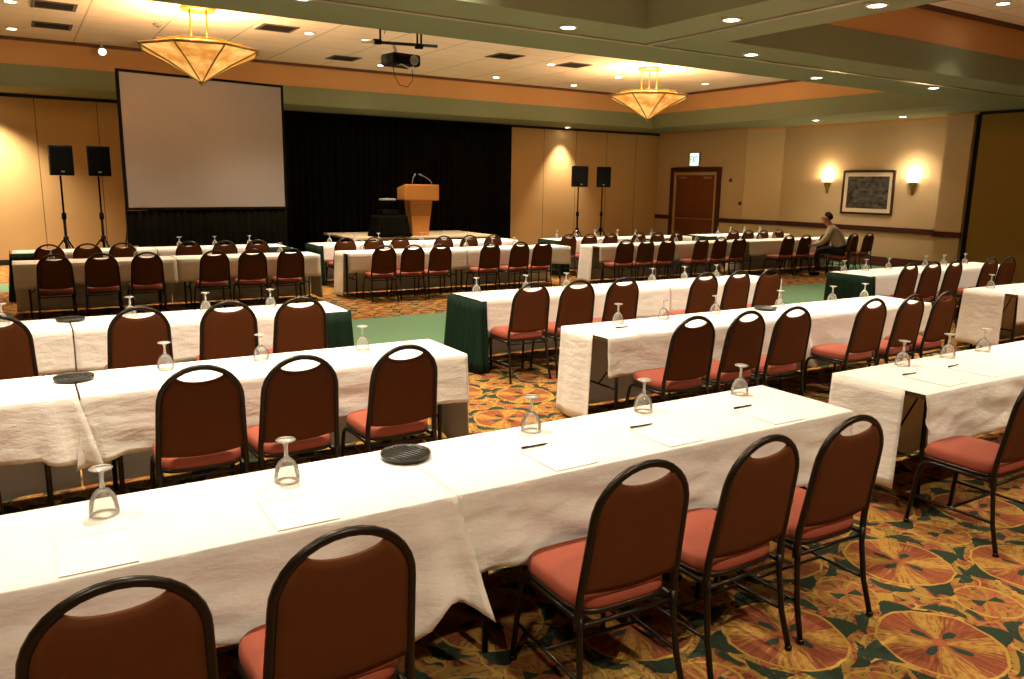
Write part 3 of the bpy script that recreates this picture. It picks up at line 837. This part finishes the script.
sp0 = make_speaker(.42, .38, .57); PU2 = []; KIDS[sp0.name] = list(sp0.children)
for x, y, rz, zz_, lab in ((.79, 18.0, R(12), 1.94, 'left of the pair near the photo edge'), (1.45, 18.0, R(6), 1.94, 'right of the pair beside the screen'),
                     (13.5, 18.3, R(-12), 1.87, 'left of the pair right of the stage'), (14.35, 18.3, R(-28), 1.87, 'right of the pair right of the stage')):
    o = place(st0, SU, (x, y, 0), R(20 + x * 9)); tag(o, 'tripod speaker stand, ' + lab, 'speaker stand', 'tripod speaker stands')
    if zz_ < 1.9: o.scale = (1, 1, .965)
    tag(place(sp0, PU2, (x, y, zz_ - .005), rz), 'black loudspeaker, ' + lab, 'speaker', 'loudspeakers on stands')

# ------------------------------------------------------------------ right wall things
def on_right(name, x, y, z): return empty(name, (x, y, z), R(-90))    # local -Y... faces -X after turn; local x runs along -y
dr = empty('door_1', (18.3, 18.62, 0))
dc = MB(); W = .94
dc.box((-.05, -W - .16, 0), (.0, -W, 2.52)).box((-.05, W, 0), (.0, W + .16, 2.52)).box((-.05, -W, 2.38), (.0, W, 2.52))
dc.build('outer_frame', M['rail'], dr, bevel=.008)
di = MB(); di.box((-.035, -W, 0), (.06, -W + .09, 2.375)).box((-.035, W - .09, 0), (.06, W, 2.375)).box((-.035, -W + .09, 2.29), (.06, W - .09, 2.375))
di.build('casing', M['doortrim'], dr, bevel=.006)
for s in (-1, 1):
    a, b = (s * .006, s * (W - .095)); a, b = min(a, b), max(a, b)
    lf = MB().box((.0, a, .01), (.05, b, 2.285)).build('door_leaf', M['door'], dr, bevel=.004)
    MB().box((-.05, a + .03, .90), (-.001, b - .03, .955)).build('panic_bar', M['gold'], lf, bevel=.008)
    MB().box((-.06, s * .55 - .16, 2.17), (-.001, s * .55 + .16, 2.235)).build('door_closer', M['gold'], lf, bevel=.008)
struct(dr, 'mahogany double door with brass panic bars under the exit sign'); dr['category'] = 'door'
for ch in dr.children: pass
ex = empty('exit_sign', (18.3, 18.62, 2.56))
MB().box((-.10, -.2, 0.0), (-.02, .2, .42)).build('housing', M['grey'], ex, bevel=.01)
MB().box((-.02, -.06, .15), (-.001, .06, .27)).build('bracket', M['grey'], ex)
MB().box((-.106, -.185, .015), (-.1005, .185, .39)).build('lit_face', M['exitface'], ex)
# E X I T seen from -x: screen-right is -y
lt = MB()
def stroke(y0, z0, y1, z1, w=.026):
    d = Vector((0, y1 - y0, z1 - z0)); n = Vector((0, -d.z, d.y)).normalized() * w / 2
    p, q = Vector((0, y0, z0)), Vector((0, y1, z1)); vs = []
    for xx in (-.1105, -.1065):
        for v in (p - n, p + n, q + n, q - n): vs.append((xx, v.y, v.z))
    lt.add(vs, [(0, 1, 2, 3), (7, 6, 5, 4), (0, 4, 5, 1), (1, 5, 6, 2), (2, 6, 7, 3), (3, 7, 4, 0)])
za, zb_ = .11, .30
stroke(.15, za, .15, zb_)
for z in (za + .008, (za + zb_) / 2, zb_ - .008): stroke(.15, z, .085, z)
stroke(.06, za, -.01, zb_); stroke(.06, zb_, -.01, za)
stroke(-.045, za, -.045, zb_)
stroke(-.08, zb_ - .008, -.16, zb_ - .008); stroke(-.12, za, -.12, zb_)
lt.build('letters', M['exitred'], ex)
tag(ex, 'bright lit exit sign above the double door', 'exit sign')
for y, z, lab in ((17.14, 2.13, 'small round dark wall device right of the door, upper one'), (16.72, 1.46, 'small round dark wall device lower on the wall right of the door')):
    dv = empty('wall_sensor', (18.3, y, z))
    MB().tube([(-.001, 0, 0), (-.03, 0, 0), (-.04, 0, 0)], [.055, .055, .035], 16).build('housing', M['rail'], dv)
    MB().tube([(-.041, 0, 0), (-.05, 0, 0)], .015, 10).build('button', M['red'], dv)
    tag(dv, lab, 'wall device', 'wall devices right of the door')
pc = empty('framed_picture', (18.7, 12.83, 1.29))
w, h, f = .74, 1.11, .05
fm = MB().box((-.045, -w, 0), (-.002, -w + f, h)).box((-.045, w - f, 0), (-.002, w, h)).box((-.045, -w + f, 0), (-.002, w - f, f)).box((-.045, -w + f, h - f), (-.002, w - f, h))
fm.build('frame', M['picframe'], pc, bevel=.006)
MB().box((-.02, -w + f, f), (-.004, w - f, h - f)).build('mat_board', M['mat'], pc)
MB().box((-.024, -w + f + .1, f + .1), (-.0205, w - f - .1, h - f - .1)).build('print', M['print'], pc)
tag(pc, 'framed dark grey print with cream mat between the two wall lamps', 'picture')
def make_sconce():
    t = empty('wall_sconce', (0, 0, 0))
    n = 16; rows = []
    for r_, z in ((.012, -.24), (.035, -.16), (.075, -.06), (.11, .03), (.125, .045)):
        rows.append([(-r_ * math.sin(PI * k / n) - .002, r_ * math.cos(PI * k / n), z) for k in range(n + 1)])
    MB().grid(rows).build('holder', M['gold'], t, solid=.004)
    rows = []
    for r_, z in ((.118, .05), (.145, .09), (.165, .13), (.175, .18)):
        rows.append([(-r_ * math.sin(PI * k / n) - .002, r_ * math.cos(PI * k / n), z) for k in range(n + 1)])
    MB().grid(rows).build('glass_shade', M['sconceglass'], t, solid=.004)
    MB().box((-.012, -.04, -.26), (-.001, .04, .0)).build('back_plate', M['gold'], t)
    return t
s0 = make_sconce(); U = []; KIDS[s0.name] = list(s0.children)
for y, lab in ((14.05, 'lit glass wall lamp left of the framed print'), (11.62, 'lit glass wall lamp right of the framed print')):
    tag(place(s0, U, (18.7, y, 2.06)), lab, 'wall lamp', 'wall lamps beside the print')

# ------------------------------------------------------------------ lamps
WARM = (1, .85, .64)
def light(name, kind, loc, energy, col=WARM, parent=None, rot=None, **kw):
    d = bpy.data.lights.new(name, kind); d.energy = energy; d.color = col
    for k, v in kw.items(): setattr(d, k, v)
    o = bpy.data.objects.new(name, d); COL.objects.link(o); o.location = loc
    if rot: o.rotation_euler = rot
    if parent: o.parent = parent
    return o
def make_can():
    t = empty('recessed_downlight', (0, 0, 0))
    MB().lathe([(.105, 0), (.105, -.012), (.08, -.016), (.08, -.004), (.105, 0)], 28, caps=False).build('trim_ring', M['plaster'], t)
    MB().lathe([(.0001, -.008), (.05, -.011), (.079, -.008), (.079, -.003), (.0001, -.003)], 28).build('lens', M['lamp'], t)
    return t
c0 = make_can(); CU = []; KIDS[c0.name] = list(c0.children)
KF, KN = 2.35, 1.02
CANS = [  # x, y, z, watts, label
 (.2, 14.95, HT, 95, 'far tray, at the top left edge of the photo'), (.22, 17.6, HT, 230, 'far tray, above the left tripod speakers'), (4.65, 12.66, HT, 95, 'far tray, between the left chandelier and the hanging projector'),
 (4.77, 14.75, HT, 95, 'far tray, right of the left chandelier and a vent'), (7.12, 14.67, HT, 95, 'far tray, right end of the projector pipe'), (7.35, 17.64, HT, 95, 'far tray, behind the hanging projector'),
 (6.9, 12.3, HT, 95, 'far tray, right of the hanging projector'), (10.45, 17.75, HT, 70, 'far tray, nearest to the stage above the curtain end'), (5.36, 7.55, H0, 110, 'green cross beam, first left of the crossing'),
 (10.31, 15.13, HT, 95, 'far tray, middle, between two vents'), (12.89, 17.82, HT, 45, 'far tray, left of the right chandelier, stage side'), (10.13, 13.09, HT, 95, 'far tray, front left of the right chandelier'),
 (12.8, 15.86, HT, 95, 'far tray, immediately left of the right chandelier'), (15.3, 15.43, HT, 95, 'far tray, right of the right chandelier'), (15.21, 13.47, HT, 95, 'far tray, right corner beside the beam'),
 (6.48, 6.21, H0, 130, 'green beam, where the two beams cross'), (7.07, 4.95, H0, 130, 'green beam, top right of the crossing'), (8.33, 7.6, H0, 130, 'green cross beam, first right of the crossing'),
 (10.81, 8.5, H0, 110, 'green cross beam, second right of the crossing'), (13.35, 8.12, H0, 110, 'green cross beam, nearest the right wall'),
 (17.36, 13.57, H0, 60, 'green soffit above the picture wall, left one'), (17.96, 11.6, H0, 60, 'green soffit above the picture wall, right one'), (14.32, 20.05, H0, 190, 'green soffit above the right part of the back wall'),
 (12.08, 6.47, HT, 22, 'near right tray, at the top right corner of the photo'),
]
UNS = [(-.55, 19.7, H0, 400), (2.5, 7.9, H0, 120), (9.5, 5.2, HT, 150), (9.5, 2.6, HT, 170), (12.1, 3.6, HT, 150), (14.6, 5.6, HT, 150), (6.78, 2.4, H0, 130),
       (-1.6, 6.4, HT, 160), (.9, 6.4, HT, 190), (3.4, 6.4, HT, 190), (-1.6, 4.1, HT, 144), (.9, 4.1, HT, 207), (3.4, 4.1, HT, 190), (-1.2, -.4, HT, 165), (1.8, -.4, HT, 165), (4.6, -.4, HT, 165), (9.5, -.4, HT, 165)]  # the row behind the camera is fill added to brighten the cloth fronts
def can(x, y, z, wts, lab, K=1.0, cone=112):
    o = place(c0, CU, (x, y, z), 0); tag(o, 'round recessed ceiling light, ' + lab, 'ceiling light', 'recessed ceiling lights')
    light('downlight_bulb', 'SPOT', (0, 0, -.03), wts * K, parent=o, spot_size=R(cone), spot_blend=.75, shadow_soft_size=.07)
for c_ in CANS:
    far = c_[1] > 9 and c_[2] == HT
    can(*c_, K=KF if far else 1.0, cone=(80 if c_[1] > 17 or c_[0] > 15 else 108) if far else (75 if c_[1] > 19 else 100))
for i, (x, y, z, wt) in enumerate(UNS): can(x, y, z, wt, 'out of view, added as fill where behind the camera', K=KN if 0 < y < 9 else 1.0, cone=112 if y < 9 else 110)

def make_chandelier():
    t = empty('chandelier', (0, 0, 0))      # origin at ceiling
    MB().lathe([(.0001, 0), (.26, 0), (.27, -.02), (.25, -.045), (.0001, -.05)], 28).build('canopy', M['gold'], t)
    for k in range(4):
        a = PI / 4 + k * PI / 2
        MB().tube([(.17 * math.cos(a), .17 * math.sin(a), -.04), (.17 * math.cos(a), .17 * math.sin(a), -.62)], .014, 8).build('rod', M['gold'], t)
    ph = PI / 8 
    MB().lathe([(.02, -1.10), (.06, -1.085), (.47, -.84), (.91, -.63)], 8, smooth=False, phase=ph, caps=False).build('bowl_shade', M['alabaster'], t, solid=.012)
    rim = MB(); P = [(0.92 * math.cos(2 * PI * k / 8 + ph), 0.92 * math.sin(2 * PI * k / 8 + ph), -.625) for k in range(9)]
    for a, b in zip(P, P[1:]): rim.tube([a, b], .022, 6)
    rim.build('rim', M['gold'], t)
    rb = MB()
    for k in range(8):
        a = 2 * PI * k / 8 + ph; c_, s_ = math.cos(a), math.sin(a)
        rb.tube([(.03 * c_, .03 * s_, -1.10), (.48 * c_, .48 * s_, -.853), (.92 * c_, .92 * s_, -.64)], .013, 6)
    rb.build('rib', M['gold'], t)
    MB().lathe([(.0001, -1.17), (.03, -1.15), (.05, -1.11), (.03, -1.08), (.0001, -1.08)], 12).build('finial', M['gold'], t)
    up = [(.66 * math.cos(2 * PI * k / 8 + ph), .66 * math.sin(2 * PI * k / 8 + ph), -.54) for k in range(9)]
    br = MB()
    for a, b in zip(up, up[1:]): br.tube([a, b], .018, 6)
    for k in range(4):
        a = PI / 4 + k * PI / 2
        br.tube([(.17 * math.cos(a), .17 * math.sin(a), -.60), (.62 * math.cos(a), .62 * math.sin(a), -.54)], .01, 6)
    br.build('inner_ring', M['gold'], t)
    return t
ch0 = make_chandelier(); HU = []; KIDS[ch0.name] = list(ch0.children)
for x, y, rz, lab in ((2.68, 13.74, R(-11), 'faceted glass bowl chandelier hanging left, in front of the projection screen'), (12.4, 14.25, R(4), 'faceted glass bowl chandelier hanging at the right, towards the door')):
    o = place(ch0, HU, (x, y, HT), rz); tag(o, lab, 'chandelier', 'bowl chandeliers')
    light('chandelier_bulb', 'POINT', (0, 0, -.70), 95, (1, .74, .43), parent=o, shadow_soft_size=.3)
for y in (14.05, 11.62):
    light('sconce_bulb', 'POINT', (18.57, y, 2.30), 9, (1, .72, .4), shadow_soft_size=.05)

# ceiling vents
def make_vent():
    t = empty('ceiling_vent', (0, 0, 0))
    MB().box((-.31, -.31, -.012), (.31, -.26, 0)).box((-.31, .26, -.012), (.31, .31, 0)).box((-.31, -.26, -.012), (-.26, .26, 0)).box((.26, -.26, -.012), (.31, .26, 0)).build('frame', M['grille'], t)
    sl = MB()
    for k in range(9): sl.box((-.26, -.25 + k * .056, -.010), (.26, -.222 + k * .056, -.002))
    sl.build('slats', M['darkgap'], t)
    return t
v0 = make_vent(); VU = []; KIDS[v0.name] = list(v0.children)
for x, y, lab in ((.78, 14.9, 'far tray, leftmost and nearest the top edge'), (.82, 16.84, 'far tray, leftmost, near the cove'), (4.06, 12.9, 'far tray, right of the left chandelier at the beam'), (4.16, 14.63, 'far tray, right of the left chandelier canopy'),
                  (5.95, 13.3, 'far tray, behind the projector pipe'), (8.93, 14.81, 'far tray, centre of the ceiling'), (8.85, 12.95, 'far tray, centre, beside the beam'), (10.79, 14.94, 'far tray, left of the right chandelier'), (9.9, 12.0, 'far tray, front left of the right chandelier canopy'), (6.3, 17.2, 'far tray, behind the projector')):
    tag(place(v0, VU, (x, y, HT)), 'dark square ceiling vent, ' + lab, 'vent', 'ceiling vents')
sd = empty('smoke_detector', (2.35, 15.5, HT))
MB().lathe([(.0001, 0), (.07, 0), (.075, -.02), (.05, -.045), (.0001, -.05)], 16).build('housing', M['grey'], sd)
MB().lathe([(.0001, -.051), (.018, -.052), (.018, -.06), (.0001, -.06)], 10).build('sensor', M['darkgap'], sd)
tag(sd, 'small round detector on the ceiling behind the left chandelier', 'smoke detector')
sl = empty('spotlight', (1.72, 18.3, HT))
MB().tube([(0, 0, 0), (0, 0, -.1)], .015, 8).build('stem', M['plaster'], sl)
MB().tube([(0, .06, -.10), (0, -.04, -.16), (0, -.07, -.18)], [.05, .07, .075], 14).build('head', M['plaster'], sl)
MB().tube([(0, -.071, -.181), (0, -.075, -.1835)], .066, 14).build('lens', M['spotlens'], sl)
tag(sl, 'small white spotlight on the ceiling edge left of the screen', 'spotlight')

# hanging projector on its pipe
pp = empty('hanging_pipe', (5.55, 12.5, 4.12))
MB().tube([(-.66, 0, -.03), (.66, 0, .02)], .026, 10).build('pipe', M['steel'], pp)
for x, lab in ((-.35, 0), (.30, 0), (.37, 0)):
    MB().tube([(x, 0, -.01), (x, 0, HT - 4.12 - .001)], .017, 8).build('drop_rod', M['black'], pp)
for x in (-.40, .33):
    MB().tube([(x - .06, 0, -.015), (x + .06, 0, -.01)], .045, 10).build('clamp', M['black'], pp)
MB().tube([(-.655, 0, -.029), (-.42, 0, -.02)], .0275, 10).build('tape_wrap', M['cable'], pp)
MB().tube([(-.35, 0, .21), (-.35, 0, .30)], .024, 8).build('red_tape', M['red'], pp)
MB().tube([(-.2, 0, .34), (-.24, 0, .22), (-.28, .0, .12)], .006, 6).build('safety_cable', M['red'], pp)
tag(pp, 'dark pipe on rods under the ceiling holding the projector', 'pipe')
pj = empty('video_projector', (5.55, 12.5, 3.76), R(8)); pj.scale = (.86, .86, .9)
MB().box((-.31, -.24, 0), (.31, .24, .21)).build('body', M['black'], pj, bevel=.05)
MB().tube([(.14, -.24, .10), (.14, -.27, .10), (.14, -.30, .10)], [.085, .085, .07], 18).build('lens_barrel', M['grey'], pj)
MB().tube([(.14, -.301, .10), (.14, -.305, .10)], [.06, .05], 18).build('lens', M['glass'], pj)
MB().tube([(-.1, 0, .2), (-.12, 0, .30), (-.16, 0, .345)], .028, 8).build('mount', M['cable'], pj)
MB().tube([(-.15, -.1, .01), (-.14, -.27, .0), (.02, -.28, -.05), (.12, -.26, -.02)], .012, 8).build('front_cable', M['cable'], pj)
lp = [(.30 * math.sin(a) - .02, -.05, -.30 + .30 * math.cos(a)) for a in [(-.75 + .25 * k) * PI / 1.0 for k in range(7)]]
MB().tube([(-.2, -.05, .0), (-.17, -.05, -.18), (-.05, -.05, -.33), (.12, -.05, -.35), (.24, -.05, -.22), (.22, -.05, .0)], .007, 6).build('cable_loop', M['darkgap'], pj)
tag(pj, 'black video projector hung from the pipe under the ceiling', 'projector')

# ------------------------------------------------------------------ seated person
def skin_mesh(name, verts, edges, radii, m, parent, sub=2):
    me = bpy.data.meshes.new(name); me.from_pydata(verts, edges, []); me.materials.append(m)
    o = bpy.data.objects.new(name, me); COL.objects.link(o); o.parent = parent
    md = o.modifiers.new('skin', 'SKIN'); md.use_smooth_shade = True
    for i, v in enumerate(me.skin_vertices[0].data):
        r = radii[i]; v.radius = r if isinstance(r, tuple) else (r, r); v.use_root = (i == 0)
    s = o.modifiers.new('sub', 'SUBSURF'); s.levels = sub; s.render_levels = sub
    return o
PX, PY = 15.60, 11.28
pch = place(chair0, CH, (PX, PY, 0), R(38)); pch.scale = (.95, .95, .95)
tag(pch, 'rust-brown banquet chair turned sideways with the seated person on it', 'chair', 'banquet chairs in the row beyond green carpet')
pe = empty('person', (PX, PY, 0), R(-52))
V = [(0.02, 0, .60), (-.03, 0, .76), (-.10, 0, .92), (-.18, 0, 1.05), (-.23, 0, 1.12), (-.29, 0, 1.19), (-.33, 0, 1.27), (-.315, 0, 1.335)]
E_ = [(i, i + 1) for i in range(7)]; RR = [(.12, .10), (.12, .09), (.125, .085), (.105, .075), .055, (.075, .085), (.088, .10), (.07, .085)]
def addc(root, pts, rs):
    prev = root
    for p, r in zip(pts, rs):
        V.append(p); RR.append(r); E_.append((prev, len(V) - 1)); prev = len(V) - 1
    return prev
for s in (-1, 1):
    addc(0, [(0, s * .1, .575), (-.24, s * .13, .575), (-.44, s * .15, .54), (-.44, s * .15, .30), (-.38, s * .15, .09), (-.50, s * .16, .045), (-.58, s * .165, .035)], [.095, .078, .06, .052, .036, .036, .025])
    wst = addc(3, [(-.20, s * .17, 1.01), (-.27, s * .25, .86), (-.38, s * .24, .73), (-.51, s * .19, .68), (-.60, s * .16, .665)], [.05, .045, .040, .036, .026])
    palm = addc(wst, [(-.66, s * .15, .655)], [.03])
    for k, (dy, L) in enumerate(((-.03, .07), (-.01, .08), (.01, .075), (.03, .06))):
        addc(palm, [(-.69, s * .15 + dy, .652), (-.69 - L * .5, s * .15 + dy * 1.15, .643), (-.69 - L * .9, s * .15 + dy * 1.2, .625)], [.009, .0085, .007])
    addc(wst, [(-.635, s * .115, .655), (-.665, s * .095, .645)], [.0095, .008])
skin_mesh('body', V, E_, RR, M['skin'], pe)
TV = [(0.03, 0, .58), (-.02, 0, .76), (-.09, 0, .92), (-.17, 0, 1.04), (-.225, 0, 1.105)]; TE = [(0, 1), (1, 2), (2, 3), (3, 4)]; TR_ = [(.19, .17), (.195, .165), (.20, .16), (.175, .145), (.08, .08)]
for s in (-1, 1):
    b = len(TV); TV += [(-.20, s * .18, 1.01), (-.27, s * .26, .86), (-.38, s * .245, .73), (-.51, s * .195, .685)]; TR_ += [.088, .076, .066, .054]; TE += [(3, b), (b, b + 1), (b + 1, b + 2), (b + 2, b + 3)]
skin_mesh('shirt', TV, TE, TR_, M['shirt'], pe)
LV = [(0.02, 0, .575)]; LE = []; LR = [(.14, .125)]
for s in (-1, 1):
    b = len(LV); LV += [(0, s * .1, .57), (-.24, s * .13, .575), (-.44, s * .15, .54), (-.44, s * .15, .30), (-.39, s * .15, .09)]; LR += [.11, .095, .077, .068, .06]; LE += [(0, b), (b, b + 1), (b + 1, b + 2), (b + 2, b + 3), (b + 3, b + 4)]
skin_mesh('trousers', LV, LE, LR, M['trousers'], pe)
for s in (-1, 1):
    skin_mesh('shoe', [(-.36, s * .15, .05), (-.47, s * .157, .05), (-.58, s * .165, .04)], [(0, 1), (1, 2)], [.05, .052, .042], M['black'], pe)
hv = [(-.255, 0, 1.225), (-.25, 0, 1.30), (-.29, 0, 1.355), (-.36, 0, 1.365)]
skin_mesh('hair', hv, [(0, 1), (1, 2), (2, 3)], [(.06, .08), (.074, .10), (.07, .09), (.03, .06)], M['hair'], pe)
MB().lathe([(.0001, -.02), (.014, -.012), (.012, .004), (.006, .02), (.0001, .024)], 8, (-.425, 0, 1.255)).build('nose', M['skin'], pe)
for s in (-1, 1):
    MB().lathe([(.0001, -.012), (.011, -.006), (.012, 0), (.011, .006), (.0001, .012)], 8, (-.405, s * .036, 1.285)).build('eye', M['hair'], pe)
    MB().lathe([(.0001, -.03), (.014, -.018), (.016, .005), (.012, .022), (.0001, .03)], 8, (-.31, s * .098, 1.27)).build('ear', M['skin'], pe)
MB().box((-.41, -.024, 1.213), (-.40, .024, 1.219)).build('mouth', M['back'], pe)
tag(pe, 'seated person in a checked shirt and dark trousers leaning forward beside the far tables', 'person')

# ------------------------------------------------------------------ camera, world, view
cam = bpy.data.cameras.new('camera'); co_ = bpy.data.objects.new('camera', cam); COL.objects.link(co_)
f, pitch, yaw, roll = 791.7, .19328, .55657, .01633
fwd = Vector((math.sin(yaw) * math.cos(pitch), math.cos(yaw) * math.cos(pitch), -math.sin(pitch)))
rt = Vector((math.cos(yaw), -math.sin(yaw), 0)); up = rt.cross(fwd)
r2 = rt * math.cos(roll) + up * math.sin(roll); u2 = -rt * math.sin(roll) + up * math.cos(roll)
mw = Matrix((r2, u2, -fwd)).transposed().to_4x4(); mw.translation = Vector((0, 0, 1.9))
co_.matrix_world = mw
cam.sensor_width = 36; cam.lens = f / 1024 * 36; cam.clip_start = .05
S.camera = co_
wd = bpy.data.worlds.new('world'); S.world = wd; wd.use_nodes = True
wd.node_tree.nodes['Background'].inputs[0].default_value = (.05, .045, .035, 1)
vs_ = S.view_settings; vs_.view_transform = 'Standard'; vs_.look = 'None'; vs_.gamma = 1; vs_.use_curve_mapping = False
vs_.exposure = 1.7
S.cycles.max_bounces = 8; S.cycles.diffuse_bounces = 4; S.cycles.glossy_bounces = 3; S.cycles.transparent_max_bounces = 24
S.cycles.caustics_reflective = False; S.cycles.caustics_refractive = False; S.cycles.sample_clamp_indirect = 4
